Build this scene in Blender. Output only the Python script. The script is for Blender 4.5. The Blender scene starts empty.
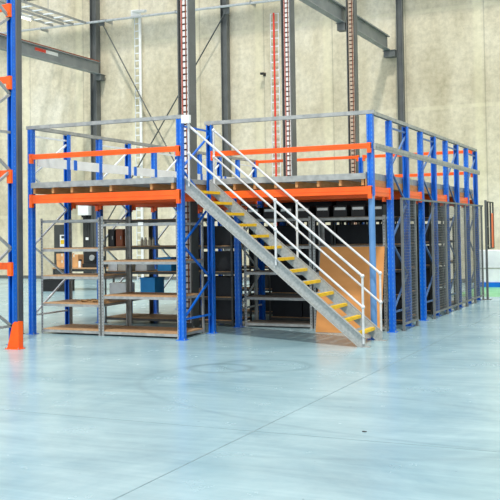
import bpy, bmesh, math, random
from mathutils import Vector, Matrix
random.seed(7)
scene = bpy.context.scene
COL = scene.collection
PI = math.pi
W1, W2, S, H = 3.0142, 2.9074, 1.0615, 3.676
R = W1 + W2
WALL = 16.45

# ------------------------------------------------------------------ materials
def principled(name):
    m = bpy.data.materials.new(name); m.use_nodes = True
    nt = m.node_tree; b = nt.nodes['Principled BSDF']
    return m, nt, b

def lin(c):
    return tuple(((x / 255) / 12.92 if x / 255 <= .04045 else ((x / 255 + .055) / 1.055) ** 2.4) for x in c) + (1,)

def noisy(name, c1, c2, scale=4, rough=.5, metal=0, detail=6, bump=0, stretch=(1, 1, 1), spec=.5, lo=.35, hi=.65):
    m, nt, b = principled(name)
    N = nt.nodes; L = nt.links
    tc = N.new('ShaderNodeTexCoord'); mp = N.new('ShaderNodeMapping'); mp.inputs['Scale'].default_value = stretch
    no = N.new('ShaderNodeTexNoise'); no.inputs['Scale'].default_value = scale; no.inputs['Detail'].default_value = detail
    cr = N.new('ShaderNodeValToRGB')
    cr.color_ramp.elements[0].position = lo; cr.color_ramp.elements[0].color = lin(c1)
    cr.color_ramp.elements[1].position = hi; cr.color_ramp.elements[1].color = lin(c2)
    L.new(tc.outputs['Object'], mp.inputs['Vector']); L.new(mp.outputs['Vector'], no.inputs['Vector'])
    L.new(no.outputs['Fac'], cr.inputs['Fac']); L.new(cr.outputs['Color'], b.inputs['Base Color'])
    b.inputs['Roughness'].default_value = rough; b.inputs['Metallic'].default_value = metal
    b.inputs['Specular IOR Level'].default_value = spec
    if bump:
        bp = N.new('ShaderNodeBump'); bp.inputs['Strength'].default_value = bump; bp.inputs['Distance'].default_value = .01
        L.new(no.outputs['Fac'], bp.inputs['Height']); L.new(bp.outputs['Normal'], b.inputs['Normal'])
    return m

M = {}
M['blue'] = noisy('blue_paint', (0, 96, 202), (2, 108, 216), 3, .38)
M['hole'] = noisy('slot_edge', (60, 120, 200), (84, 146, 216), 3, .5)
M['pinkred'] = noisy('faded_red_conduit', (164, 84, 70), (184, 104, 88), 4, .6)
M['greyboard'] = noisy('grey_board', (104, 96, 88), (122, 114, 104), 30, .7)
M['tan'] = noisy('tan_slats', (176, 158, 138), (196, 178, 158), 4, .7)
M['orange'] = noisy('orange_paint', (250, 88, 0), (255, 100, 6), 3, .38)
M['galv'] = noisy('galvanised_steel', (150, 153, 152), (176, 178, 176), 9, .45, .35)
M['rail'] = noisy('bright_galvanised_tube', (200, 203, 205), (220, 222, 224), 9, .35, .3)
M['whitegalv'] = noisy('white_galvanised_beam', (222, 228, 232), (238, 242, 245), 5, .4, .1)
M['stringer'] = noisy('spangled_zinc', (150, 156, 156), (176, 180, 178), 26, .5, .3, bump=.1)
M['grey'] = noisy('grey_structural_paint', (86, 90, 90), (100, 104, 103), 2, .5)
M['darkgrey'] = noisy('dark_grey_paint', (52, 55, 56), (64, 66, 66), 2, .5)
M['girder'] = noisy('grey_blue_girder_paint', (124, 130, 132), (142, 146, 146), 2, .5)
M['rust'] = noisy('rusty_rail', (150, 78, 48), (112, 66, 48), 8, .7)
M['yellow'] = noisy('yellow_nosing', (240, 196, 24), (226, 182, 28), 8, .6)
M['chip'] = noisy('chipboard', (164, 128, 92), (196, 158, 118), 40, .7, bump=.1)
M['ply'] = noisy('plywood_sheet', (202, 136, 70), (212, 146, 80), 2, .6, stretch=(1, 1, 3))
M['joist'] = noisy('pine_joist', (186, 130, 76), (206, 152, 96), 5, .7, stretch=(6, 1, 6))
M['deck'] = noisy('deck_flooring', (136, 142, 144), (156, 160, 160), 5, .6)
M['white'] = noisy('white_plastic', (226, 228, 226), (240, 242, 240), 4, .45)
M['cream'] = noisy('cream_cardboard', (206, 200, 182), (222, 216, 200), 4, .7)
M['card'] = noisy('brown_cardboard', (196, 142, 92), (216, 166, 112), 5, .8)
M['black'] = noisy('black_plastic', (14, 15, 17), (20, 21, 24), 4, .5)
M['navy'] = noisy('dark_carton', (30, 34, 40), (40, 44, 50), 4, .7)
M['sky'] = noisy('light_blue_plastic', (30, 148, 226), (44, 164, 238), 4, .45)
M['red'] = noisy('red_pipe_paint', (214, 52, 34), (228, 66, 44), 4, .45)
M['brick'] = noisy('brown_laminate', (140, 74, 44), (156, 86, 52), 4, .6)
M['wire'] = noisy('grey_wire', (112, 116, 116), (128, 132, 132), 4, .5, .3)
M['green'] = noisy('green_floor_paint', (92, 176, 112), (124, 196, 140), 2, .35)
M['wood'] = noisy('offcut_wood', (176, 134, 86), (206, 170, 120), 12, .8)

def wall_mat():
    m, nt, b = principled('precast_concrete')
    N = nt.nodes; L = nt.links
    tc = N.new('ShaderNodeTexCoord')
    def noise(scale, st, det=6, rough=.6):
        mp = N.new('ShaderNodeMapping'); mp.inputs['Scale'].default_value = st
        no = N.new('ShaderNodeTexNoise'); no.inputs['Scale'].default_value = scale
        no.inputs['Detail'].default_value = det; no.inputs['Roughness'].default_value = rough
        L.new(tc.outputs['Object'], mp.inputs['Vector']); L.new(mp.outputs['Vector'], no.inputs['Vector'])
        return no.outputs['Fac']
    def ramp(fac, stops):
        cr = N.new('ShaderNodeValToRGB'); e = cr.color_ramp.elements
        while len(e) < len(stops): e.new(.5)
        for i, (p, c) in enumerate(stops): e[i].position = p; e[i].color = c
        L.new(fac, cr.inputs['Fac']); return cr.outputs['Color']
    base = ramp(noise(.45, (1, 1, .55)), [(.3, lin((194, 184, 158))), (.5, lin((219, 211, 187))), (.7, lin((236, 231, 214)))])
    fine = ramp(noise(5, (1, 1, 1), 8, .75), [(.32, (.66, .66, .65, 1)), (.6, (1, 1, 1, 1))])
    streak = ramp(noise(1.6, (1, 1, .12)), [(.35, (.84, .83, .79, 1)), (.6, (1, 1, 1, 1))])
    spots = ramp(noise(9, (1, 1, .8), 3), [(.0, (.42, .38, .34, 1)), (.24, (.42, .38, .34, 1)), (.30, (1, 1, 1, 1))])
    out = base
    for c in (fine, streak, spots):
        mx = N.new('ShaderNodeMix'); mx.data_type = 'RGBA'; mx.blend_type = 'MULTIPLY'; mx.inputs[0].default_value = .8
        L.new(out, mx.inputs[6]); L.new(c, mx.inputs[7]); out = mx.outputs[2]
    # pale horizontal lift lines and panel joints that belong to the casting
    sep = N.new('ShaderNodeSeparateXYZ'); L.new(tc.outputs['Object'], sep.inputs[0])
    def line(src, period, off, width, col, fac):
        nonlocal out
        a = N.new('ShaderNodeMath'); a.operation = 'ADD'; a.inputs[1].default_value = off; L.new(src, a.inputs[0])
        p = N.new('ShaderNodeMath'); p.operation = 'PINGPONG'; p.inputs[1].default_value = period / 2; L.new(a.outputs[0], p.inputs[0])
        l = N.new('ShaderNodeMapRange'); l.interpolation_type = 'SMOOTHSTEP'
        l.inputs['From Min'].default_value = width * .4; l.inputs['From Max'].default_value = width
        l.inputs['To Min'].default_value = fac; l.inputs['To Max'].default_value = 0
        L.new(p.outputs[0], l.inputs['Value'])
        mx = N.new('ShaderNodeMix'); mx.data_type = 'RGBA'
        L.new(l.outputs[0], mx.inputs[0]); L.new(out, mx.inputs[6]); mx.inputs[7].default_value = col
        out = mx.outputs[2]
    line(sep.outputs['Z'], 3.2, -5.65, .09, lin((232, 226, 196)), .25)
    line(sep.outputs['X'], 2.55, .35, .2, lin((236, 230, 196)), .3)
    line(sep.outputs['X'], 2.55, .15, .025, lin((120, 118, 104)), .35)
    L.new(out, b.inputs['Base Color']); b.inputs['Roughness'].default_value = .85
    b.inputs['Specular IOR Level'].default_value = .2
    return m
M['wall'] = wall_mat()

def floor_mat():
    m, nt, b = principled('polished_concrete')
    N = nt.nodes; L = nt.links
    tc = N.new('ShaderNodeTexCoord')
    def noise(scale, st, det, dist=0):
        mp = N.new('ShaderNodeMapping'); mp.inputs['Scale'].default_value = st; mp.inputs['Rotation'].default_value = (0, 0, .5)
        no = N.new('ShaderNodeTexNoise'); no.inputs['Scale'].default_value = scale; no.inputs['Detail'].default_value = det
        no.inputs['Roughness'].default_value = .65; no.inputs['Distortion'].default_value = dist
        L.new(tc.outputs['Object'], mp.inputs['Vector']); L.new(mp.outputs['Vector'], no.inputs['Vector']); return no.outputs['Fac']
    cr = N.new('ShaderNodeValToRGB'); e = cr.color_ramp.elements
    e[0].position = .3; e[0].color = lin((134, 168, 179)); e[1].position = .7; e[1].color = lin((168, 197, 204))
    L.new(noise(.7, (1, 1, 1), 8, .6), cr.inputs['Fac'])
    cr2 = N.new('ShaderNodeValToRGB'); e = cr2.color_ramp.elements
    e[0].position = .35; e[0].color = (.8, .83, .84, 1); e[1].position = .62; e[1].color = (1, 1, 1, 1)
    L.new(noise(1.6, (.3, 2.6, 1), 7, 1.2), cr2.inputs['Fac'])
    mx = N.new('ShaderNodeMix'); mx.data_type = 'RGBA'; mx.blend_type = 'MULTIPLY'; mx.inputs[0].default_value = .8
    L.new(cr.outputs[0], mx.inputs[6]); L.new(cr2.outputs[0], mx.inputs[7]); out = mx.outputs[2]
    # black scuff specks
    cr3 = N.new('ShaderNodeValToRGB'); e = cr3.color_ramp.elements
    e[0].position = .22; e[0].color = (.45, .45, .45, 1); e[1].position = .26; e[1].color = (1, 1, 1, 1)
    L.new(noise(7, (1, 1, 1), 2), cr3.inputs['Fac'])
    mx = N.new('ShaderNodeMix'); mx.data_type = 'RGBA'; mx.blend_type = 'MULTIPLY'; mx.inputs[0].default_value = .6
    L.new(out, mx.inputs[6]); L.new(cr3.outputs[0], mx.inputs[7]); out = mx.outputs[2]
    # round tyre scuff
    def scuff(cx, cy, r, w, sx, fac):
        nonlocal out
        mp = N.new('ShaderNodeMapping'); mp.inputs['Location'].default_value = (-cx * sx, -cy, 0); mp.inputs['Scale'].default_value = (sx, 1, 0)
        L.new(tc.outputs['Object'], mp.inputs['Vector'])
        ln = N.new('ShaderNodeVectorMath'); ln.operation = 'LENGTH'; L.new(mp.outputs[0], ln.inputs[0])
        s = N.new('ShaderNodeMath'); s.operation = 'SUBTRACT'; s.inputs[1].default_value = r; L.new(ln.outputs['Value'], s.inputs[0])
        a = N.new('ShaderNodeMath'); a.operation = 'ABSOLUTE'; L.new(s.outputs[0], a.inputs[0])
        mr = N.new('ShaderNodeMapRange'); mr.inputs['From Min'].default_value = 0; mr.inputs['From Max'].default_value = w
        mr.inputs['To Min'].default_value = fac; mr.inputs['To Max'].default_value = 0; L.new(a.outputs[0], mr.inputs['Value'])
        mx = N.new('ShaderNodeMix'); mx.data_type = 'RGBA'; L.new(mr.outputs[0], mx.inputs[0]); L.new(out, mx.inputs[6])
        mx.inputs[7].default_value = lin((96, 122, 130)); out = mx.outputs[2]
    scuff(4.98, -2.55, .36, .1, .9, .4)
    scuff(5.42, -2.15, .5, .09, .8, .3)
    scuff(9.6, -3.2, 2.6, .05, .5, .2)
    scuff(5.6, -5.2, 1.6, .05, .4, .15)
    L.new(out, b.inputs['Base Color'])
    rr = N.new('ShaderNodeMapRange'); rr.inputs['To Min'].default_value = .16; rr.inputs['To Max'].default_value = .34
    L.new(noise(1.5, (1, 1, 1), 6), rr.inputs['Value']); L.new(rr.outputs[0], b.inputs['Roughness'])
    b.inputs['Specular IOR Level'].default_value = .5
    return m
M['floor'] = floor_mat()

# ------------------------------------------------------------------ helpers
ROOT = {}
def root_of(o):
    while o.parent: o = o.parent
    return o

class MB:
    def __init__(self): self.v = []; self.f = []; self.mi = []
    def add(self, vs, fs, mi=0):
        n = len(self.v); self.v += [tuple(v) for v in vs]
        for f in fs: self.f.append([i + n for i in f]); self.mi.append(mi)
        return self
    def box(self, x0, x1, y0, y1, z0, z1, mi=0):
        vs = [(x, y, z) for z in (z0, z1) for y in (y0, y1) for x in (x0, x1)]
        return self.add(vs, [(0, 2, 3, 1), (4, 5, 7, 6), (0, 1, 5, 4), (2, 6, 7, 3), (0, 4, 6, 2), (1, 3, 7, 5)], mi)
    def quad(self, a, b, c, d, mi=0): return self.add([a, b, c, d], [(0, 1, 2, 3)], mi)
    def prism(self, poly, z0, z1, mi=0):
        """closed polygon in XY extruded in Z"""
        n = len(poly)
        vs = [(x, y, z0) for x, y in poly] + [(x, y, z1) for x, y in poly]
        fs = [tuple(range(n))[::-1], tuple(range(n, 2 * n))] + [(i, (i + 1) % n, n + (i + 1) % n, n + i) for i in range(n)]
        return self.add(vs, fs, mi)
    def prism_y(self, poly, y0, y1, mi=0):
        """closed polygon in XZ extruded in Y"""
        n = len(poly)
        vs = [(x, y0, z) for x, z in poly] + [(x, y1, z) for x, z in poly]
        fs = [tuple(range(n)), tuple(range(n, 2 * n))[::-1]] + [((i + 1) % n, i, n + i, n + (i + 1) % n) for i in range(n)]
        return self.add(vs, fs, mi)
    def prism_x(self, poly, x0, x1, mi=0):
        """closed polygon in YZ extruded in X"""
        n = len(poly)
        vs = [(x0, y, z) for y, z in poly] + [(x1, y, z) for y, z in poly]
        fs = [tuple(range(n))[::-1], tuple(range(n, 2 * n))] + [(i, (i + 1) % n, n + (i + 1) % n, n + i) for i in range(n)]
        return self.add(vs, fs, mi)
    def bar(self, a, b, w, h, up=(0, 0, 1), mi=0):
        a = Vector(a); b = Vector(b); d = (b - a).normalized(); up = Vector(up)
        s = d.cross(up)
        if s.length < 1e-4: s = d.cross(Vector((1, 0, 0)))
        s.normalize(); u = s.cross(d)
        vs = []
        for p in (a, b):
            for i, j in ((-1, -1), (1, -1), (1, 1), (-1, 1)): vs.append(p + s * i * w / 2 + u * j * h / 2)
        return self.add(vs, [(3, 2, 1, 0), (4, 5, 6, 7), (0, 1, 5, 4), (1, 2, 6, 5), (2, 3, 7, 6), (3, 0, 4, 7)], mi)
    def tube(self, a, b, r, n=10, mi=0):
        a = Vector(a); b = Vector(b); d = (b - a).normalized()
        s = d.cross(Vector((0, 0, 1)))
        if s.length < 1e-4: s = Vector((1, 0, 0))
        s.normalize(); u = s.cross(d)
        vs = [p + (s * math.cos(2 * PI * i / n) + u * math.sin(2 * PI * i / n)) * r for p in (a, b) for i in range(n)]
        fs = [(i, (i + 1) % n, n + (i + 1) % n, n + i) for i in range(n)] + [tuple(range(n))[::-1], tuple(range(n, 2 * n))]
        return self.add(vs, fs, mi)
    def ball(self, c, r, mi=0):
        n, k = 8, 5; vs = [(c[0], c[1], c[2] - r)]
        for j in range(1, k):
            t = PI * j / k
            for i in range(n):
                vs.append((c[0] + r * math.sin(t) * math.cos(2 * PI * i / n), c[1] + r * math.sin(t) * math.sin(2 * PI * i / n), c[2] - r * math.cos(t)))
        vs.append((c[0], c[1], c[2] + r)); last = len(vs) - 1
        fs = [(0, 1 + (i + 1) % n, 1 + i) for i in range(n)]
        for j in range(k - 2):
            for i in range(n):
                a = 1 + j * n; fs.append((a + i, a + (i + 1) % n, a + n + (i + 1) % n, a + n + i))
        a = 1 + (k - 2) * n
        fs += [(a + i, a + (i + 1) % n, last) for i in range(n)]
        return self.add(vs, fs, mi)
    def build(self, name, mat, parent=None, loc=None, bevel=0, label=None):
        """vertices are given in the thing's own frame when it has a parent, else in the frame of loc"""
        me = bpy.data.meshes.new(name); me.from_pydata(self.v, [], self.f)
        mats = mat if isinstance(mat, (list, tuple)) else [mat]
        for k in mats: me.materials.append(M[k])
        for p, i in zip(me.polygons, self.mi): p.material_index = i
        bm = bmesh.new(); bm.from_mesh(me); bmesh.ops.recalc_face_normals(bm, faces=bm.faces[:]); bm.to_mesh(me); bm.free()
        me.update()
        o = bpy.data.objects.new(name, me); COL.objects.link(o)
        if parent: o.parent = parent
        if loc: o.location = loc
        if bevel:
            md = o.modifiers.new('bevel', 'BEVEL'); md.width = bevel; md.segments = 2; md.limit_method = 'ANGLE'
        if label: o['label'] = label
        return o

def tag(o, label, cat, group=None):
    o['label'] = label; o['category'] = cat
    if group: o['group'] = group
    return o
def thing(name, label, cat, loc=(0, 0, 0), rotz=0, group=None):
    o = bpy.data.objects.new(name, None); COL.objects.link(o); o.location = loc; o.rotation_euler = (0, 0, rotz)
    o.empty_display_size = .2
    return tag(o, label, cat, group)
def dup(o, loc=None, label=None, parent=None):
    c = o.copy(); COL.objects.link(c)
    if parent: c.parent = parent
    if loc is not None: c.location = loc
    if label: c['label'] = label
    for ch in [x for x in o.children]: dup(ch, parent=c)
    return c
def structure(o): o['kind'] = 'structure'; return o

ORD = ['', 'first', 'second', 'third', 'fourth', 'fifth', 'sixth', 'seventh', 'eighth', 'ninth', 'tenth', 'eleventh', 'twelfth', 'thirteenth']

# ------------------------------------------------------------------ room shell
fl = MB()
fl.box(-24, 26, -20, WALL + .3, -.3, 0)
structure(fl.build('floor', 'floor'))
jm = MB().box(6.942, 6.951, -16, 16, 0, .0012).box(-14, 20, -5.82, -5.813, 0, .0012)
M['joint'] = noisy('saw_cut_filler', (98, 122, 128), (118, 142, 148), 5, .6)
structure(jm.build('trim_1', 'joint'))
gm = MB().box(5.0, 14, 10.6, 15.4, 0, .002)
structure(gm.build('trim_2', 'green'))
structure(MB().box(-24, 26, 0, .3, 0, 12.2).build('wall_back', 'wall', loc=(0, WALL, 0)))
structure(MB().box(-24.3, -24, -20, WALL, 0, 12.2).build('wall_left', 'wall'))
structure(MB().box(26, 26.3, -20, WALL, 0, 12.2).build('wall_right', 'wall'))
# unseen beam added off the wall to cast a shadow band on it
structure(MB().box(-24, 26, WALL - 1.2, WALL - .85, 10.8, 11.1).build('shadow_beam', 'grey'))
# wall base
structure(MB().box(-24, 26, WALL - .03, WALL, 0, .12).build('baseboard_back', 'grey'))

# ribbed roller door and dark door in the back wall
d = MB().box(-10.36, -9.86, WALL - .1, WALL, 0, 3.02)
for i in range(6): d.box(-10.34 + i * .085, -10.34 + i * .085 + .035, WALL - .13, WALL - .1, 0, 3.0)
door1 = structure(d.build('door_1', 'darkgrey'))
MB().box(-10.2, -10.08, WALL - .16, WALL - .13, 1.5, 1.6).build('door_handle', 'white', door1)
d = MB().box(-11.75, -11.15, WALL - .06, WALL, 0, 2.1); door2 = structure(d.build('door_2', 'darkgrey'))
MB().box(-11.2, -11.17, WALL - .12, WALL - .06, .95, 1.1).build('door_handle', 'galv', door2)

# ------------------------------------------------------------------ steel building columns
def h_section(m, z0, z1, w=.25, dpt=.25, t=.02):
    m.box(-w / 2, -w / 2 + t, -dpt / 2, dpt / 2, z0, z1)
    m.box(w / 2 - t, w / 2, -dpt / 2, dpt / 2, z0, z1)
    m.box(-w / 2 + t, w / 2 - t, -.012, .012, z0, z1)
    return m
def column(name, x, y, label, w=.25, h=11.3, mat='grey', base=True, group=None):
    t = thing(name, label, 'column', (x, y, 0), group=group)
    h_section(MB(), .02, h, w, w).build('shaft', mat, t)
    MB().box(-w * .7, w * .7, -w * .62, w * .62, 0, .02).build('base_plate', mat, t)
    for sx in (-1, 1):
        for sy in (-1, 1):
            MB().tube((sx * w * .59, sy * w * .5, .02), (sx * w * .59, sy * w * .5, .05), .014, 6).build('anchor_bolt', 'galv', t)
    return t
def ladder_tray(t, name, mr, mrung, w, z0, z1, step=.11, y=0, rh=.035):
    m_r = MB()
    for s in (-1, 1): m_r.box(s * w / 2 - .008, s * w / 2 + .008, y - .02, y + .02, z0, z1)
    m_r.box(-w / 2, w / 2, y + .014, y + .02, z1 - .02, z1).box(-w / 2, w / 2, y + .014, y + .02, z0, z0 + .02)
    o = m_r.build(name, mr, t)
    first = MB().box(-w / 2 + .009, w / 2 - .009, y - .012, y + .012, 0, rh).build('rung', mrung, o, loc=(0, 0, z0 + .05))
    z = z0 + .05 + step
    while z < z1 - .1:
        c = first.copy(); COL.objects.link(c); c.parent = o; c.location = (0, 0, z); z += step
    return o

g = 'tall steel columns between the aisles'
for (x, y, lab, zt) in ((2.22, 1.72, 'dark grey steel column with red and white cable ladder beside the stair top', 11.3),
                        (2.17, 6.8, 'dark grey steel column with red striped cable ladder, right of centre behind the railing', 11.3),
                        (2.14, 11.65, 'brown striped steel column carrying a bracket, behind the right end of the railing', 11.3)):
    t = column('steel_column', x, y, lab, .25, zt, 'grey')
    o = ladder_tray(t, 'cable_ladder', 'white' if y < 9 else 'tan', 'white' if y < 9 else 'tan', .13, .1, zt, .116, -.07, .085)
    o['label'] = 'white cable ladder inside the column'
    rr = MB(); rr.tube((-.05, -.095, .1), (-.05, -.095, zt), .016, 8)
    if y < 9: rr.build('red_conduit', 'pinkred', t, label='red conduit running up the column')
    rr = MB(); rr.tube((.04, -.105, .1), (.04, -.105, zt), .012, 8)
    rr.build('cable', 'rust', t)
column('wall_column', -9.69, WALL - .16, 'grey steel column at the back wall, far left, holding the crane beam', .28)
column('wall_column', -4.14, WALL - .16, 'grey steel column at the back wall between the stair and the red pipe', .24)
column('wall_column', 2.26, WALL - .16, 'grey steel column at the back wall, right of the railing corner', .2)

# crane girders along the aisles with corbels
def girder(name, x, y0, y1, z, lab, railm):
    t = thing(name, lab, 'beam', (x, y0, z))
    L_ = y1 - y0
    MB().box(-.1, .1, 0, L_, 0, .025).box(-.01, .01, 0, L_, .025, .43).box(-.1, .1, 0, L_, .43, .455).build('girder', 'girder', t)
    MB().box(-.04, .04, 0, L_, .455, .515).build('rail', railm, t)
    return t
gr = girder('crane_beam', 1.86, 2.2, WALL - .3, 7.62, 'grey crane beam running from the right wall column towards the viewer', 'girder')
gl = girder('crane_beam', -9.45, -6, WALL - .3, 7.78, 'grey crane beam with rusty rail, upper left beside the tall rack', 'rust')
sg = MB().box(.012, .02, 18.3, 19.6, .26, .38, 0).box(.012, .024, 18.3, 18.9, .265, .375, 1)
sg.build('warning_plate', ('white', 'red'), gl, label='small white and red plate on the beam web')
for (x, y, z, lab) in ((1.866, 11.65, 7.4, 'grey steel corbel on the brown striped column'), (1.86, WALL - .2, 7.4, 'grey steel corbel at the right wall column'),
                       (-9.44, WALL - .2, 7.56, 'grey steel corbel at the far left wall column')):
    t = MB().box(-.12, .12 if x < 1.8 or y < 12 else .27, -.13, .13, 0, .2).box(-.15, .15 if x < 1.8 or y < 12 else .274, -.15, .15, .2, .22).build('corbel', 'grey', loc=(x, y, z - .0))
    tag(t, lab, 'bracket')

# long galvanised pipe across the wall with clips
t = thing('wall_pipe', 'long white galvanised pipe running across the top of the back wall', 'pipe', (0, WALL - .42, 9.72))
MB().tube((-20, 0, .12), (3.0, 0, -.03), .045, 10).build('pipe', 'rail', t)
for x in (-18, -15, -12, -9, -6, -3, -.5, 2): MB().box(x - .02, x + .02, -.05, .42, -.02, .1).build('clip', 'galv', t)

# X brace on the wall
def brace(a, b, lab):
    t = thing('wall_brace', lab, 'brace', a)
    v = Vector(b) - Vector(a)
    MB().bar((0, 0, 0), v, .02, .07, (0, 1, 0)).build('brace_bar', 'grey', t)
    for p in (Vector((0, 0, 0)), v): MB().box(p.x - .12, p.x + .12, -.015, .015, p.z - .12, p.z + .12).build('gusset', 'grey', t)
brace((-9.3, WALL - .27, 9.75), (-4.3, WALL - .27, .95), 'grey diagonal brace falling from upper left to lower right on the wall')
brace((-4.0, WALL - .31, 9.6), (-9.5, WALL - .31, 1.65), 'grey diagonal brace rising from lower left to upper right on the wall')

# cable trays on the wall
def wall_tray(x, zt, w, lab, pipe, pipem, head=False, zb=0):
    t = thing('cable_tray', lab, 'cable tray', (x, WALL - .1, zb))
    o = ladder_tray(t, 'tray', 'whitegalv', 'whitegalv', w, 0, zt - zb, .28)
    MB().tube((pipe, -.06, 0), (pipe, -.06, zt - zb), .035 if not head else .055, 10).build('conduit', pipem, t)
    if head:
        MB().tube((-.12, -.07, zt - zb), (.6, -.35, zt - zb - .12), .06, 10).build('head_pipe', 'white', t)
        MB().box(-.2, .12, -.1, .0, zt - zb - .25, zt - zb + .05).build('junction', 'white', t)
wall_tray(-2.24, 9.35, .3, 'pale cable tray with thin bright red pipe on the back wall', .0, 'red')
wall_tray(-7.85, 10.05, .2, 'white pipe beside a narrow cable tray, bent over at the top', .17, 'white', True)

# roof cable ladders, upper left
def roof_tray(x, y0, y1, z, w, lab):
    t = thing('roof_tray', lab, 'cable tray', (x, y0, z))
    L_ = y1 - y0; m = MB()
    for s in (-1, 1): m.box(s * w / 2 - .02, s * w / 2 + .02, 0, L_, 0, .08)
    m.build('side_rail', 'galv', t)
    y = .2
    while y < L_:
        MB().box(-w / 2 + .02, w / 2 - .02, y, y + .07, .01, .05).build('rung', 'whitegalv', t); y += .62
roof_tray(-10.15, 9.5, WALL - .5, 9.72, .55, 'galvanised cable ladder high at upper left, nearer the wall column')
roof_tray(-11.15, 9.0, WALL - .5, 9.78, .5, 'galvanised cable ladder high at upper left, farther from the wall column')
t = thing('strip_light', 'white tube light fitting high at upper left above the crane beam', 'lamp', (-11.15, 13.6, 9.658))
MB().box(-.1, .1, -.7, .7, .03, .12).build('housing', 'white', t)
m_, nt_, b_ = principled('lamp_tube'); b_.inputs['Base Color'].default_value = (1, 1, 1, 1)
b_.inputs['Emission Color'].default_value = (1, .98, .93, 1); b_.inputs['Emission Strength'].default_value = 2.0; M['lamp'] = m_
MB().tube((0, -.66, 0), (0, .66, 0), .03, 8).build('lamp_tube', 'lamp', t)
# hangers for the trays and light
for (x, y, z) in ((-10.15, 10, 9.8), (-10.15, 14, 9.8), (-11.15, 10, 9.86), (-11.15, 14, 9.86)):
    tag(MB().tube((0, 0, 0), (0, 0, 2.4), .012, 6).build('hanger_rod', 'galv', loc=(x, y, z)),
        'thin hanger rod holding a roof cable ladder at upper left', 'rod', 'hanger rods of the roof cable ladders')

# small wall fixture
t = thing('wall_hook', 'small black lamp on the wall left of the red pipe', 'lamp', (-2.69, WALL, 7.25))
MB().box(-.05, .05, -.02, 0, -.06, .06).build('back_plate', 'black', t)
MB().bar((0, -.02, 0), (.05, -.2, .03), .03, .03).box(-.06, .07, -.27, -.14, -.035, .035).build('arm', 'black', t)

# ------------------------------------------------------------------ pallet rack frames
UW, UD = .1, .09
def upright_mb(x, y, z0, z1, face):
    """perforated omega channel, web on the side given by face (-1: towards -Y)"""
    m = MB(); w = UW / 2; d = UD; t = .01; g = .02; gd = .014
    pr = [(-w, 0), (-g, 0), (-g + .006, gd), (g - .006, gd), (g, 0), (w, 0), (w, d), (w - .022, d), (w - .022, d - t), (w - t, d - t),
          (w - t, t), (g + .004, t), (g - .002, gd + t), (-g + .002, gd + t), (-g - .004, t), (-w + t, t), (-w + t, d - t),
          (-w + .022, d - t), (-w + .022, d), (-w, d)]
    pts = [(x + px, y + (py - d / 2) * (-face)) for px, py in pr]
    m.prism(pts, z0, z1, 0)
    yf = y + (-d / 2 - .0015) * (-face)
    z = z0 + .06
    while z < z1 - .03:
        for s in (-1, 1):
            cx = x + s * .034
            m.add([(cx - .009, yf, z - .004), (cx + .009, yf, z - .004), (cx + .006 * 1, yf, z + .03), (cx - .006, yf, z + .03)], [(0, 1, 2, 3)], 1)
        # side slots
        for s in (-1, 1):
            xs = x + s * (w + .0015)
            m.add([(xs, y - .012, z), (xs, y + .012, z), (xs, y + .012, z + .022), (xs, y - .012, z + .022)], [(0, 1, 2, 3)], 1)
        z += .075
    return m
def make_frame(name, h, label, cat, bracemat='whitegalv', xo=0.0):
    t = thing(name, label, cat)
    for y, f in ((0, -1), (S, 1)):
        upright_mb(0, y, .008, h, f).build('upright', ('blue', 'hole'), t)
        m = MB().box(-.08, .08, y - .075, y + .075, 0, .008)
        o = m.build('base_plate', 'blue', t)
        for s in (-1, 1): MB().tube((s * .068, y - .06 * s, .008), (s * .068, y - .06 * s, .03), .009, 6).build('anchor_bolt', 'galv', o)
    zz = [.33, .95, 1.55, 2.2, 2.8, 3.42]
    y0, y1 = .03, S - .03
    MB().bar((0, y0, .33), (0, y1, .33), .028, .03).build('horizontal_brace', bracemat, t)
    k = 0
    while k + 1 < len(zz) and zz[k + 1] < h:
        a, b = (y0, y1) if k % 2 == 0 else (y1, y0)
        MB().bar((0, a, zz[k]), (0, b, zz[k + 1]), .028, .03).build('diagonal_brace', bracemat, t); k += 1
    zt = 3.5 if h > 3 else h - .25
    MB().bar((0, y0, zt), (0, y1, zt), .028, .03).build('horizontal_brace', bracemat, t)
    return t
tall = make_frame('rack_frame', H - .066, 'a', 'rack frame')
tall.location = (0, 0, 0)
labL = ['blue perforated rack frame at the front left corner of the mezzanine', 'second blue rack frame back along the left side of the mezzanine',
        'third blue rack frame back along the left side of the mezzanine', 'fourth blue rack frame back along the left side of the mezzanine',
        'rearmost blue rack frame of the left side of the mezzanine']
for i, l in enumerate(labL):
    if i == 0: tall['label'] = l
    else: dup(tall, (0, 2 * i * S, 0), l)
labR = ['first blue rack frame behind the corner post on the right side', 'second blue rack frame along the right side behind the wire cage',
        'third blue rack frame along the right side behind the wire cage', 'rearmost blue rack frame on the right side of the mezzanine']
M['bluegrey'] = noisy('blue_grey_brace', (70, 104, 156), (88, 122, 172), 4, .45)
rt = make_frame('rack_frame', H - .066, labR[0], 'rack frame', 'bluegrey'); rt.location = (R, 2 * S, 0)
for i, l in enumerate(labR[1:]): dup(rt, (R, 2 * (i + 2) * S, 0), l)
fb = make_frame('rack_frame', H - .066, 'blue rack frame with blue braces beside the top of the stair', 'rack frame', 'blue')
fb.location = (W1, 0, 0)
low = make_frame('rack_frame', 2.5, 'a', 'rack frame')
labM = ['first blue rack frame under the deck behind the stair, on the middle line', 'second blue rack frame under the deck on the middle line']
for i, l in enumerate(labM):
    if i == 0: low.location = (W1, 2 * S, 0); low['label'] = l
    else: dup(low, (W1, 2 * (i + 1) * S, 0), l)
dup(low, (W1, 8 * S - S, 0), 'rearmost blue rack frame under the deck on the middle line')
t = thing('back_post', 'blue post at the middle of the back edge of the mezzanine', 'post', (W1, 9 * S, 0))
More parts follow.
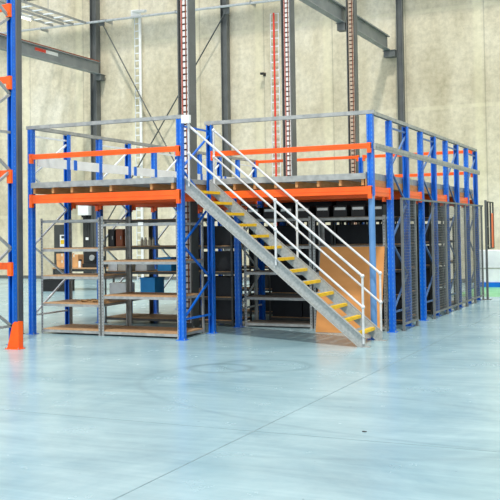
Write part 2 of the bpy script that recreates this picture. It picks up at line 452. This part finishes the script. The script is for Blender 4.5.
upright_mb(0, 0, .01, H - .07, 1).build('upright', ('blue', 'hole'), t); MB().box(-.08, .08, -.08, .08, 0, .01).build('base_plate', 'blue', t)
# single corner post
t = thing('corner_post', 'blue corner post at the front of the main deck above the plywood sheet', 'post', (R, S, 0))
upright_mb(0, 0, 2.3, H - .066, -1).build('upright', ('blue', 'hole'), t)
M['paleblue'] = noisy('blue_grey_tube', (84, 132, 186), (100, 146, 198), 4, .35)
MB().tube((0, 0, .01), (0, 0, 2.3), .052, 14).build('lower_tube', 'paleblue', t, label='pale blue round lower tube')
MB().box(-.09, .09, -.09, .09, 0, .01).build('base_plate', 'blue', t)

# ------------------------------------------------------------------ beams
def beam(name, a, b, zt, hgt, lab, mat='orange', th=.045, conn=True, cat='beam', group=None, cmat=None, drop=.07):
    """box beam between two points with end connectors; zt = top"""
    a = Vector((a[0], a[1], 0)); b = Vector((b[0], b[1], 0)); L_ = (b - a).length; ang = math.atan2(b.y - a.y, b.x - a.x)
    t = thing(name, lab, cat, (a.x, a.y, zt - hgt), ang, group)
    e = .0
    MB().box(e, L_ - e, -th / 2, th / 2, 0, hgt).box(e, L_ - e, -th / 2 - .004, th / 2 + .004, hgt * .42, hgt * .58).build('beam', mat, t, bevel=.003)
    if conn:
        for s in (0, 1):
            x0 = 0 if s == 0 else L_ - .06
            m = MB().box(x0, x0 + .06, -th / 2 - .008, th / 2 + .008, -drop, hgt + .01)
            for z in (-drop + .02, hgt * .5): m.box(x0 + .022, x0 + .038, -th / 2 - .014, -th / 2 - .008, z, z + .02)
            m.build('end_connector', cmat or mat, t)
    return t
fx = UW / 2
ZB = 2.445
yo = -UD / 2 - .01     # beam sits on the front face of the uprights
beam('deck_beam', (.03, -.08), (W1 + .03, -.08), 2.445, .15, 'orange front deck beam under the left platform, nearest the viewer')
beam('deck_beam', (W1 + .065, S - .076), (R + .03, S - .076), 2.445, .125, 'orange front deck beam of the main platform behind the stair rails')
beam('guard_beam', (.03, -.08), (W1 + .03, -.08), 3.16, .088, 'orange guard beam above the left platform deck')
beam('guard_beam', (W1 + .065, S - .076), (R + .03, S - .076), 3.14, .085, 'orange guard beam above the main platform deck')
for k in range(1, 10):
    s = -1 if k % 2 == 0 else 1
    y = k * S + s * .085
    beam('deck_beam', (fx, y), (W1 - fx, y), ZB, .15, ORD[k] + ' orange cross beam back under the left bay deck', cat='beam')
    if k > 1:
        beam('deck_beam', (W1 + fx, y), (R - fx, y), ZB, .15, ORD[k - 1] + ' orange cross beam back under the main bay deck behind the front one', cat='beam')
for zt, nm in ((3.655, 'top'), (3.13, 'lower')):
    beam('guard_beam', (fx, 9 * S), (W1 - fx, 9 * S), zt, .075, 'orange %s guard beam at the back of the left bay' % nm)
    beam('guard_beam', (W1 + fx, 9 * S), (R - fx, 9 * S), zt, .075, 'orange %s guard beam at the back of the right bay' % nm)
for i, k in enumerate((1, 3, 5, 7)):
    beam('side_beam', (R, k * S + .05), (R, (k + 1) * S - .05), ZB, .15, ORD[i + 1] + ' orange side beam back along the right edge of the deck', drop=.04)
    beam('side_beam', (0, k * S + .05), (0, (k + 1) * S - .05), ZB, .15, ORD[i + 1] + ' orange side beam back along the left edge of the deck', drop=.1)
# white side guard on the left, blue brackets
t = thing('side_guard', 'white flat guard rail along the inner left side of the deck', 'guard rail', (.075, .06, 2.955))
MB().box(0, .03, 0, 9 * S - .1, 0, .17).build('rail', 'white', t)
for k in range(1, 9): 
    for dy in (-.11, .11) if k % 2 else (-.11,):
        MB().box(.03, .042, k * S - .06 + dy - .045, k * S - .06 + dy + .045, -.01, .18).build('bracket', 'blue', t)
# grey guard on the right, outside
t = thing('side_guard', 'grey flat guard rail along the outer right side of the deck', 'guard rail', (R + .065, S - .05, 3.04))
MB().box(0, .035, 0, 8 * S + .1, 0, .1).box(.035, .042, 0, 8 * S + .1, .04, .06).build('rail', 'galv', t)
# top rails
def top_rail(a, b, lab):
    a = Vector(a); b = Vector(b); L_ = (b - a).length
    t = thing('top_rail', lab, 'rail', tuple(a), math.atan2(b.y - a.y, b.x - a.x))
    MB().box(0, L_, -.035, .035, 0, .006).box(0, L_, -.035, -.029, -.055, 0).box(0, L_, .029, .035, -.055, 0).build('channel', 'galv', t)
    MB().box(-.006, 0, -.036, .036, -.056, .007).build('end_cap', 'galv', t); MB().box(L_, L_ + .006, -.036, .036, -.056, .007).build('end_cap', 'galv', t)
top_rail((-.08, -.0, H - .005), (W1 + .07, 0, H - .005), 'grey top rail along the front of the left platform')
top_rail((W1 - .08, S, H - .005), (R + .07, S, H - .005), 'grey top rail along the front of the main platform')
top_rail((0, .045, H - .005), (0, 9 * S + .08, H - .005), 'grey top rail receding along the left side of the mezzanine')
top_rail((R, S + .045, H - .005), (R, 9 * S + .08, H - .005), 'grey top rail receding along the right side of the mezzanine')

# ------------------------------------------------------------------ decks
def deck(lab, x0, x1, y0, y1, holes, front, sides):
    t = thing('mezzanine_deck', lab, 'platform', (x0, y0, ZB + .0))
    m = MB(); zt, zb = .205, .125
    # strips along Y split round the column holes
    segs = [(y0, y1, [])]
    cuts = sorted(set([y0, y1] + [h[1] - .16 for h in holes] + [h[1] + .16 for h in holes]))
    for a, b in zip(cuts[:-1], cuts[1:]):
        hs = [h for h in holes if a < h[1] < b]
        xs = [x0, x1] if not hs else [x0, hs[0][0] - .16, hs[0][0] + .16, x1]
        for i in range(0, len(xs), 2): m.box(xs[i] - x0, xs[i + 1] - x0, a - y0, b - y0, zb, zt)
    m.build('deck_panel', 'deck', t)
    MB().box(0, x1 - x0, -.012, 0, zb - .005, zt + .012).build('edge_trim', 'galv', t)
    n = int((x1 - x0) / .36)
    for i in range(n + 1):
        x = .05 + (x1 - x0 - .1) * i / n
        if any(abs(x0 + x - h[0]) < .18 for h in holes): continue
        MB().box(x - .022, x + .022, .02, y1 - y0 - .02, .022, zb).build('joist', 'joist', t)
    if sides:
        MB().box(x1 - x0 + .002, x1 - x0 + .014, 0, y1 - y0, .005, zb).build('rim_board', 'joist', t)
        MB().box(x1 - x0 + .002, x1 - x0 + .012, 0, y1 - y0, zb, zt + .03).build('side_trim', 'galv', t)
    return t
deck('grey mezzanine deck of the left platform on wooden joists', .07, W1 - .065, -.1, 9 * S, [(2.22, 1.72), (2.17, 6.8)], True, False)
deck('grey mezzanine deck of the main platform on wooden joists', W1 + .065, R - .072, S - .09, 9 * S - .06, [], True, True)

# ------------------------------------------------------------------ stair
SL = .832
stair = thing('stair', 'galvanised open stair with yellow nosed treads and tube handrails', 'stairs', (W1 + .07, 0, 0))
ox = W1 + .07
def zs(x): return 1.36 - SL * (x - 4.63)       # top edge line of the stringers
for y, nm in ((.045, 'near'), (.895, 'far')):
    v = .215
    xt = ox
    xb = 4.63 + 1.36 / SL
    poly = [(0, zs(xt) - v), (0, 2.68), (min(.05, 1), 2.68), (xb - ox, .0), (xb - ox - v / SL, 0)]
    poly[2] = ((1.36 - 2.68) / -SL + 4.63 - ox, 2.68)
    xe = 6.1; poly = [(0, zs(xt) - v), (0, zs(xt)), (xe - ox, zs(xe)), (xe - ox, .01), (xb - ox - v / SL, .01)]
    m = MB().prism_y(poly, y - .006, y + .006)
    s = 1 if y > .5 else -1
    # flanges
    fy0, fy1 = (y - .006, y + .055) if s > 0 else (y - .055, y + .006)
    a = Vector((0, (fy0 + fy1) / 2, zs(ox))); b = Vector((xe - ox, (fy0 + fy1) / 2, zs(xe)))
    m.bar(a, b, fy1 - fy0, .008, (0, 0, 1))
    a2 = a - Vector((0, 0, v)); b2 = Vector((xb - ox - v / SL, (fy0 + fy1) / 2, .004))
    m.bar(a2, b2, fy1 - fy0, .008, (0, 0, 1))
    m.build('stringer', 'stringer', stair)
    MB().box(xb - ox - v / SL - .02, xe - ox + .07, y - .055, y + .055, 0, .01).build('foot_plate', 'stringer', stair)
for k in range(13):
    x = 3.26 + .225 * k - ox; z = 2.43 - .1855 * k
    MB().box(x - .2, x + .0, .052, .888, z - .035, z).build('tread', 'stringer', stair)
    o = [c for c in stair.children if c.name.startswith('tread')][-1]
    MB().box(x + .0, x + .03, .052, .888, z - .04, z + .006).box(x - .045, x, .052, .888, z, z + .006).build('nosing', 'yellow', o, label='yellow tread nosing')
for y, nm in ((.02, 'near'), (.925, 'far')):
    r = .019
    x0, x1 = 3.16 - ox, 6.08 - ox
    zt0, zt1 = 3.5, 1.06
    m = MB().tube((x0, y, zt0), (x1, y, zt1), r)
    m.ball((x0, y, zt0), .026).ball((x1, y, zt1), .03)
    hr = m.build('handrail', 'rail', stair)
    MB().tube((x0, y, zt0 - .455), (x1, y, zt1 - .465), r * .9).build('mid_rail', 'rail', stair)
    for px, zl in ((x0, 2.5), (4.68 - ox, zs(4.68) - .1), (x1, .05)):
        tt = (px - x0) / (x1 - x0); zt = zt0 + (zt1 - zt0) * tt
        p = MB().tube((px, y, zl), (px, y, zt), r).build('baluster', 'rail', stair)
        for zb_ in (zt, zt - .46): MB().ball((px, y, zb_), .034).build('ball_joint', 'rail', p)
tag(MB().box(-.075, .075, -.03, .03, 0, .13).box(-.05, .05, -.034, -.03, .02, .11).build('junction_box', 'white', loc=(3.15, -.04, 3.53), bevel=.005),
    'white box on the stair post beside the tall cable ladder', 'box')

# ------------------------------------------------------------------ shelving units
def slot_post(m, x, y, z0, z1, w=.045, mi=0):
    m.box(x - w / 2, x + w / 2, y - .002, y + .002, z0, z1, 0)
def shelving(lab, x0, x1, y0, y1, levels, htop, post='galv', board='chip', top_open=True, pw=.04):
    t = thing('shelving_unit', lab, 'shelf', (x0, y0, 0))
    w = x1 - x0; d = y1 - y0
    for px, sx in ((0, 1), (w, -1)):
        for py, sy in ((0, 1), (d, -1)):
            m = MB().box(min(px, px + sx * pw), max(px, px + sx * pw), min(py, py + sy * .004), max(py, py + sy * .004), .006, htop)
            m.box(min(px, px + sx * .004), max(px, px + sx * .004), min(py, py + sy * pw), max(py, py + sy * pw), .006, htop)
            z = .06
            yy = py - sy * .001
            while z < htop - .04:
                cx = px + sx * pw * .55
                m.add([(cx - .007, yy, z), (cx + .007, yy, z), (cx + .007, yy, z + .02), (cx - .007, yy, z + .02)], [(0, 1, 2, 3)], 1); z += .05
            p = m.build('post', (post, 'darkgrey'), t)
            MB().box(min(px, px + sx * (pw + .01)), max(px, px + sx * (pw + .01)), min(py, py + sy * (pw + .01)), max(py, py + sy * (pw + .01)), 0, .006).build('foot', post, p)
    for z, solid in levels:
        s = MB().box(.005, w - .005, .006, .03, z - .045, z).box(.005, w - .005, d - .03, d - .006, z - .045, z).box(.006, .03, .03, d - .03, z - .04, z - .002).box(w - .03, w - .006, .03, d - .03, z - .04, z - .002)
        s.build('shelf_beam', post, t)
        if solid: MB().box(.012, w - .012, .012, d - .012, z + .0005, z + .014).build('shelf_board', board, t)
    return t
# left front pair
shelving('galvanised shelving with chipboard shelves beside the front left post', .1, 1.345, .12, 1.0, [(.075, 1), (.53, 1), (1.01, 1), (1.49, 1), (2.0, 0)], 2.03)
shelving('galvanised shelving with chipboard shelves beside the stair post', 1.365, 2.9, .12, 1.0, [(.075, 1), (.68, 1), (1.27, 1), (1.92, 0)], 2.05, pw=.05)
t = MB().box(0, .03, 0, .03, 0, .03)
# label holder on the top bar of the right unit
tag(MB().box(-.05, .05, -.004, .0, -.02, .035).build('label_card', 'white', loc=(2.17, .119, 1.9)), 'small white card on the thin top bar of the shelving', 'card')
# second row
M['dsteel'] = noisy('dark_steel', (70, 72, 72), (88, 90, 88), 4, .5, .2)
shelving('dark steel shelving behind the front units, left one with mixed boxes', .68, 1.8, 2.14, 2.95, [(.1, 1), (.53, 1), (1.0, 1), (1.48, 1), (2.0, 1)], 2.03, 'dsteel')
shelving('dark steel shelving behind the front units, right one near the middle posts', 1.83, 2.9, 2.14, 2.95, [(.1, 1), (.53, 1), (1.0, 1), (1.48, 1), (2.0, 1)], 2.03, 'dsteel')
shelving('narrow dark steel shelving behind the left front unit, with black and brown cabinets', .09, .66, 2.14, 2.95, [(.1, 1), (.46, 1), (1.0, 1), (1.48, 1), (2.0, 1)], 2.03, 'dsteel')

LV = [(.07, 1), (.54, 1), (1.0, 1), (1.47, 1), (1.97, 1)]
shelving('galvanised shelving under the main deck directly behind the stair', 3.09, 4.43, 2.22, 2.72, LV, 2.0, pw=.05, board='greyboard')
shelving('galvanised shelving behind the plywood sheet under the main deck', 4.45, 5.8, 2.22, 2.72, LV, 2.0, pw=.05, board='greyboard')
# deeper rows, dark cartons added to keep the space under the deck dark
crates = None
def carton(w, d, h, mat, name='carton', label='dark carton', group=None, loc=(0, 0, 0), flaps=True):
    t = thing(name, label, 'box', loc, 0, group)
    MB().box(-w / 2, w / 2, -d / 2, d / 2, 0, h).build('body', mat, t, bevel=.006)
    MB().box(-w / 2 - .004, w / 2 + .004, -d / 2 - .004, d / 2 + .004, h - .05, h + .006).build('lid', mat, t)
    return t
proto = carton(.62, .42, .36, 'navy', 'filler_carton', 'x')
protolab = [proto]
used = [False]
def put(x, y, z, lab, grp, p=proto):
    if not used[0]:
        used[0] = True; o = p; o.location = (x, y, z)
    else: o = dup(p, (x, y, z))
    o['label'] = lab; o['group'] = grp
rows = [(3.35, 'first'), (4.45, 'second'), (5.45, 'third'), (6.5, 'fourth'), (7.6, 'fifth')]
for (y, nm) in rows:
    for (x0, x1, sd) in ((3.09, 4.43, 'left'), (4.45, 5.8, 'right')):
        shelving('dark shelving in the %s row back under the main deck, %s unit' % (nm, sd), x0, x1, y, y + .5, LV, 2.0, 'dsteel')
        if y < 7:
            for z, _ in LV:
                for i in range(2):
                    put(x0 + .36 + i * .64, y + .25, z + .0145, 'added dark carton on the %s row of shelving under the main deck' % nm, 'added dark cartons on the %s row' % nm)
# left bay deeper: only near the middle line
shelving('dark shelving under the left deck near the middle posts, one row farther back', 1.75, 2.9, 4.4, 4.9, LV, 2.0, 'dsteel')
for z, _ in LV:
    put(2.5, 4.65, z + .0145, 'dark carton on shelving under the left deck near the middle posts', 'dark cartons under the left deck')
# cartons with white label strip on the top shelf
def flat_carton():
    t = thing('flat_carton', 'x', 'box', (0, 0, 0))
    MB().box(-.125, .125, -.2, .2, 0, .2).build('body', 'black', t, bevel=.005)
    MB().box(-.1, .1, -.206, -.2, .12, .165).build('label_strip', 'white', t, label='white label strip')
    return t
fc = flat_carton(); n = 0
for x0 in (3.12, 4.48):
    for i in range(4):
        x = x0 + .16 + i * .33
        o = fc if n == 0 else dup(fc)
        o.location = (x, 2.45, 1.985)
        o['label'] = '%s black white-striped carton from the left, top shelf under the main deck' % ORD[n + 1]
        o['group'] = 'black cartons with white strips'; n += 1
# black crates on the lower levels of the row behind the stair
def crate(w, d, h, mat, name, lab, loc, grp=None, cat='crate'):
    t = thing(name, lab, cat, loc, 0, grp); th = .012
    m = MB().box(-w / 2, w / 2, -d / 2, d / 2, 0, th)
    m.box(-w / 2, w / 2, -d / 2, -d / 2 + th, th, h).box(-w / 2, w / 2, d / 2 - th, d / 2, th, h)
    m.box(-w / 2, -w / 2 + th, -d / 2 + th, d / 2 - th, th, h).box(w / 2 - th, w / 2, -d / 2 + th, d / 2 - th, th, h)
    m.build('body', mat, t)
    r = MB().box(-w / 2 - .012, w / 2 + .012, -d / 2 - .012, -d / 2, h - .035, h).box(-w / 2 - .012, w / 2 + .012, d / 2, d / 2 + .012, h - .035, h)
    r.box(-w / 2 - .012, -w / 2, -d / 2, d / 2, h - .035, h).box(w / 2, w / 2 + .012, -d / 2, d / 2, h - .035, h); r.build('rim', mat, t)
    return t

# ------------------------------------------------------------------ loose things on the left shelves
def box_thing(w, d, h, mat, lab, loc, name='cardboard_box'):
    t = thing(name, lab, 'box', loc)
    MB().box(-w / 2, w / 2, -d / 2, d / 2, 0, h).build('body', mat, t, bevel=.004)
    MB().box(-.025, .025, -d / 2 - .002, d / 2 + .002, h, h + .003).box(-.025, .025, -d / 2 - .003, -d / 2, h - .08, h).build('tape', 'cream' if mat == 'card' else 'white', t)
    return t
Y2 = 2.35; B = .0145
def cab(w, d, h, mat, lab, loc, name, doorm):
    t = thing(name, lab, 'cabinet', loc)
    MB().box(-w / 2, w / 2, -d / 2 + .02, d / 2, 0, h).build('body', mat, t)
    o = MB().box(-w / 2 + .01, w / 2 - .01, -d / 2, -d / 2 + .018, .01, h - .01).build('door', doorm, t)
    MB().box(w / 2 - .05, w / 2 - .035, -d / 2 - .012, -d / 2, h * .4, h * .6).build('handle', 'galv', o)
# second row top level things stand on 1.48 level; seen through front units
cab(.16, .3, .34, 'black', 'narrow black cabinet beside the brown one on the dark shelving', (.21, Y2, 1.48 + B), 'small_cabinet', 'black')
cab(.17, .3, .34, 'brick', 'narrow brown cabinet standing on the dark shelving', (.4, Y2, 1.48 + B), 'small_cabinet', 'brick')
for i in range(4):
    t = thing('bottle', '%s small pale bottle from the left on the dark shelving' % ORD[i + 1], 'bottle', (.83 + .085 * i, Y2, 1.48 + B), 0, 'pale bottles on the dark shelving')
    MB().tube((0, 0, 0), (0, 0, .12), .03, 12).tube((0, 0, .12), (0, 0, .14), .02, 12).build('body', 'cream', t)
    MB().tube((0, 0, .14), (0, 0, .17), .015, 10).build('cap', 'galv', t)
box_thing(.2, .3, .17, 'white', 'white box on the narrow dark shelving, below the black cabinet', (.24, Y2, 1.0 + B), 'carton')
box_thing(.25, .3, .2, 'cream', 'pale box right of the white one, below the brown cabinet', (.49, Y2, 1.0 + B), 'carton')
box_thing(.26, .3, .18, 'white', 'pale blue-white box in the middle of the dark shelving, left of the blue crate', (.89, Y2, 1.0 + B), 'carton')
crate(.3, .36, .26, 'sky', 'plastic_crate', 'light blue plastic crate on the upper level of the dark shelving', (1.42, Y2 + .02, 1.0 + B))
crate(.32, .36, .34, 'sky', 'plastic_crate', 'light blue plastic crate on the lower level of the dark shelving', (1.04, Y2 + .02, .53 + B))
box_thing(.4, .3, .3, 'white', 'wide pale box below the white box on the narrow dark shelving', (.36, Y2, .46 + B), 'carton')
box_thing(.2, .25, .14, 'card', 'small brown box beside the lower right end of the dark shelving', (2.1, Y2, .53 + B))
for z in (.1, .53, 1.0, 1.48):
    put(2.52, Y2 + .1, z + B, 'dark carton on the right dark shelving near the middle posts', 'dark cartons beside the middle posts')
# wood offcuts on the left front unit
for i in range(14):
    a = random.uniform(-.3, .3)
    x = .72 + .036 * i; L_ = random.uniform(.1, .17)
    o = MB().box(-L_ / 2, L_ / 2, -.02, .02, 0, .022).build('wood_offcut', 'wood', loc=(x, .4 + .09 * (i % 3), .53 + B + .001 + .023 * ((i // 3) % 2)))
    o.rotation_euler = (0, 0, a)
    tag(o, 'short wooden offcut in the heap on the left front shelf', 'wood', 'wood offcuts on the left front shelf')

# ------------------------------------------------------------------ work corner behind the mezzanine on the left
YT = 10.5
t = thing('work_table', 'work table against the far left wall area seen through the shelving', 'table', (-7.45, YT, 0))
MB().box(0, 1.9, 0, .7, .66, .7).build('tabletop', 'chip', t)
for x in (.02, 1.83):
    for y in (.02, .63): MB().box(x, x + .05, y, y + .05, 0, .66).build('leg', 'darkgrey', t)
MB().box(.07, 1.83, .03, .06, .58, .66).build('apron', 'darkgrey', t)
ZT = .702
box_thing(.42, .35, .22, 'card', 'brown cardboard box on the work table, lower of two', (-7.15, YT + .3, ZT))
box_thing(.44, .35, .2, 'card', 'brown cardboard box on top of another on the work table', (-7.15, YT + .3, ZT + .226))
box_thing(.3, .3, .4, 'card', 'tall brown cardboard box behind the blue post on the work table', (-6.72, YT + .3, ZT))
t = thing('bench_machine', 'dark bench machine at the right end of the work table', 'machine', (-6.05, YT + .3, ZT))
MB().box(-.33, .33, -.2, .25, 0, .12).box(-.3, .1, -.1, .2, .12, .5).box(.12, .3, -.1, .15, .12, .34).build('body', 'black', t, bevel=.01)
MB().tube((.0, -.12, .3), (.0, -.17, .3), .09, 16).build('hand_wheel', 'galv', t)
MB().tube((.2, -.02, .34), (.2, -.02, .46), .03, 12).build('spindle', 'galv', t)
t = thing('spray_bottle', 'white spray bottle beside the dark bench machine', 'bottle', (-6.48, YT + .12, ZT))
MB().tube((0, 0, 0), (0, 0, .2), .045, 12).build('body', 'white', t); MB().box(-.02, .07, -.02, .02, .2, .25).build('trigger', 'black', t)
crate(.85, .5, .36, 'black', 'storage_bin', 'black bin on the floor under the work table', (-6.95, YT - .05 - .3, 0), cat='bin')
t = thing('wall_heater', 'white box heater fixed high on the wall beside the ribbed door', 'heater', (-10.12, WALL - .42, 2.44))
MB().box(-.24, .24, -.02, .2, .0, .5).build('body', 'white', t, bevel=.01); MB().box(-.1, .1, .02, .14, -.08, 0).build('outlet', 'black', t)
MB().box(-.05, .05, .2, .29, .1, .4).build('wall_bracket', 'grey', t)
t = thing('safety_notice', 'white and yellow notice on the dark door at the far left', 'sign', (-11.31, WALL - .07, 1.25))
MB().box(-.15, .15, -.01, 0, 0, .46).build('board', 'white', t); MB().box(-.12, .12, -.013, -.01, .1, .26).build('yellow_panel', 'yellow', t)
MB().box(-.08, .08, -.013, -.01, .32, .42).build('dark_symbol', 'darkgrey', t)

# ------------------------------------------------------------------ plywood sheet leaning behind the stair
t = MB().box(0, 1.15, 0, .018, 0, 1.5)
o = t.build('plywood_sheet', 'ply', loc=(4.67, 1.72, .002)); o.rotation_euler = (-math.radians(14), 0, math.radians(2))
tag(o, 'orange-brown plywood sheet leaning on the shelving behind the stair foot', 'board')

# ------------------------------------------------------------------ wire mesh cage on the right
XC = 6.06
def mesh_panel(y0, y1, lab, grp='wire mesh panels of the cage'):
    t = thing('mesh_panel', lab, 'cage panel', (XC, y0, 0)); L_ = y1 - y0; z0, z1 = .1, 2.26
    for y in (0, L_ - .035): 
        p = MB().box(-.02, .02, y, y + .035, .006, z1).build('post', 'wire', t)
        MB().box(-.04, .04, y - .01, y + .045, 0, .006).build('foot', 'wire', p)
    MB().box(-.015, .015, .035, L_ - .035, z0, z0 + .035).build('bottom_bar', 'wire', t)
    m = MB(); r = .002
    y = .06
    while y < L_ - .04: m.box(-r, r, y - r, y + r, z0 + .035, z1); y += .05
    z = z0 + .09
    while z < z1 - .02: m.box(r, 3 * r, .035, L_ - .035, z - r, z + r); z += .05
    m.build('wire_mesh', 'wire', t)
ps = [(2.32, 3.24), (4.52, 5.62), (5.64, 6.6), (6.62, 7.55), (7.57, 8.5), (8.52, 9.5)]
for i, (a, b) in enumerate(ps):
    mesh_panel(a, b, ('wire mesh cage panel nearest the plywood sheet, right of the first blue frame' if i == 0 else 'wire mesh cage panel, %s from the near end of the cage' % ORD[i + 1]))
t = thing('cage_rail', 'long grey top bar along the wire mesh cage', 'rail', (XC, 2.32, 2.262))
MB().box(-.02, .02, 0, 7.3, 0, .035).build('bar', 'wire', t)
# end post and the orange-backed sign frame beyond
t = thing('cage_post', 'dark grey tall post at the far end of the wire cage', 'post', (XC + .07, 9.66, 0))
MB().box(-.025, .025, -.025, .025, .01, 2.42).build('post', 'grey', t); MB().box(-.09, .09, -.08, .08, 0, .01).build('base_plate', 'grey', t)
t = thing('framed_panel', 'dark framed panel with an orange lower half beyond the cage', 'panel', (XC + .06, 9.96, 1.25))
for y in (0, .36, .72): MB().box(-.018, .018, y, y + .03, 0, 1.12).build('frame_bar', 'darkgrey', t)
MB().box(-.018, .018, .0, .75, 1.12, 1.15).build('frame_bar', 'darkgrey', t)
MB().box(-.018, .018, .0, .75, -.03, 0).build('frame_bar', 'darkgrey', t)
MB().box(-.006, .006, .39, .72, 0, .86).build('orange_sheet', 'orange', t)
for z in (.5, .04): MB().box(-.02, .02, -.274, 0, z, z + .04).build('bracket_arm', 'darkgrey', t)
# wrapped pallet load beyond
t = thing('pallet', 'blue pallet standing on the green floor strip at the far right', 'pallet', (4.85, 14.4, 0))
for y in (0, .35, .7): MB().box(0, .95, y, y + .09, 0, .1).build('bearer', 'blue', t)
MB().box(0, .95, 0, .79, .1, .13).build('slat_top', 'blue', t)
M['lilac'] = noisy('white_wrap', (214, 216, 228), (230, 232, 240), 3, .3)
t = thing('wrapped_load', 'white wrapped load standing on the blue pallet at the far right', 'goods', (4.88, 14.44, .132))
MB().box(0, .88, 0, .7, 0, .95).build('load', 'lilac', t, bevel=.02)
MB().box(-.004, .884, -.004, .704, .4, .44).build('strap', 'galv', t)

# ------------------------------------------------------------------ tall rack at the far left, nearest the viewer
XR, YR = .675, -1.36
t = thing('tall_rack_frame', 'tall blue upright frame of the pallet rack at the left edge', 'rack frame', (XR, YR, 0))
upright_mb(0, 0, .008, 7.2, 1).build('upright', ('blue', 'hole'), t)
upright_mb(0, -S, .008, 7.2, -1).build('upright', ('blue', 'hole'), t)
for y in (0, -S): MB().box(-.08, .08, y - .07, y + .07, 0, .008).build('base_plate', 'blue', t)
z = .3; k = 0
while z < 6.4:
    a, b = (-.04, -S + .04) if k % 2 == 0 else (-S + .04, -.04)
    MB().bar((0, a, z), (0, b, z + .62), .035, .04).build('diagonal_brace', 'galv', t); z += .62; k += 1
for z in (.3, 3.4, 6.5): MB().bar((0, -.04, z), (0, -S + .04, z), .035, .04).build('horizontal_brace', 'galv', t)
for z, nm in ((1.2, 'lowest'), (2.68, 'second lowest'), (4.19, 'third lowest'), (5.36, 'topmost')):
    tb = thing('rack_beam', 'orange beam end on the tall left rack, %s one' % nm, 'beam', (XR + .02, YR - .075, z))
    MB().box(-2.7, -.03, -.02, .02, .0, .11).build('beam', 'orange', tb, bevel=.003)
    MB().box(-.045, .035, -.026, .026, -.1, .115).box(-.02, .01, -.032, -.026, -.06, -.03).build('end_connector', 'orange', tb)
t = thing('grey_upright', 'tall dark grey steel upright just behind the blue rack post at the left edge', 'post', (-.25, -.1, 0))
h_section(MB(), .01, 7.4, .16, .13, .012).build('shaft', 'grey', t); MB().box(-.1, .1, -.09, .09, 0, .01).build('base_plate', 'grey', t)
# orange guard
t = thing('upright_guard', 'orange steel post guard on the floor at the foot of the tall rack', 'guard', (1.06, -1.84, 0))
pg = [(-.11, .01), (.11, .01), (.11, .42), (.03, .42), (-.005, .38)]
MB().prism_y(pg, 0, .012).build('front_plate', 'orange', t)
MB().prism_y(pg, .1, .112).build('back_plate', 'orange', t)
MB().box(.098, .11, .012, .1, .01, .42).build('side_plate', 'orange', t)
MB().box(-.13, .13, -.03, .14, 0, .01).build('base_plate', 'orange', t)
for x in (-.12, .12): MB().tube((x, -.018, .01), (x, -.018, .025), .008, 6).build('anchor_bolt', 'galv', t)

# black speck on the floor
tag(MB().prism([(.02, 0), (.012, .012), (-.01, .015), (-.024, .006), (-.018, -.01), (.006, -.012)], 0, .006).build('debris_chip', 'black', loc=(7.86, -5.5, 0)),
    'small dark chip lying on the open floor right of centre', 'debris')

# ------------------------------------------------------------------ camera
cam = bpy.data.cameras.new('camera'); co = bpy.data.objects.new('camera', cam); COL.objects.link(co)
yaw, pit, rol, f = -0.4322, 0.0334, -0.015, 926.86
co.location = (10.386, -13.2821, 1.7647)
fw = Vector((math.sin(yaw) * math.cos(pit), math.cos(yaw) * math.cos(pit), math.sin(pit)))
r = fw.cross(Vector((0, 0, 1))).normalized(); u = r.cross(fw)
r2 = r * math.cos(rol) + u * math.sin(rol); u2 = -r * math.sin(rol) + u * math.cos(rol)
co.rotation_euler = Matrix((r2, u2, -fw)).transposed().to_euler()
cam.sensor_width = 36; cam.lens = f / 500 * 36; cam.shift_y = -50.37 / 500
cam.clip_end = 200
scene.camera = co

# ------------------------------------------------------------------ light
w = bpy.data.worlds.new('world'); scene.world = w; w.use_nodes = True
bg = w.node_tree.nodes['Background']; bg.inputs[0].default_value = (.93, .97, 1, 1); bg.inputs[1].default_value = 1.1
sl = bpy.data.lights.new('sun', 'SUN'); sl.energy = 2.15; sl.angle = math.radians(4.5); sl.color = (1, .96, .88)
so = bpy.data.objects.new('sun', sl); COL.objects.link(so); so.location = (10, -10, 14)
d = Vector((-.45, 1, -1.75)); so.rotation_euler = d.to_track_quat('-Z', 'Y').to_euler()
vs = scene.view_settings
vs.view_transform = 'Standard'; vs.look = 'None'; vs.gamma = 1; vs.use_curve_mapping = False; vs.exposure = 0.3
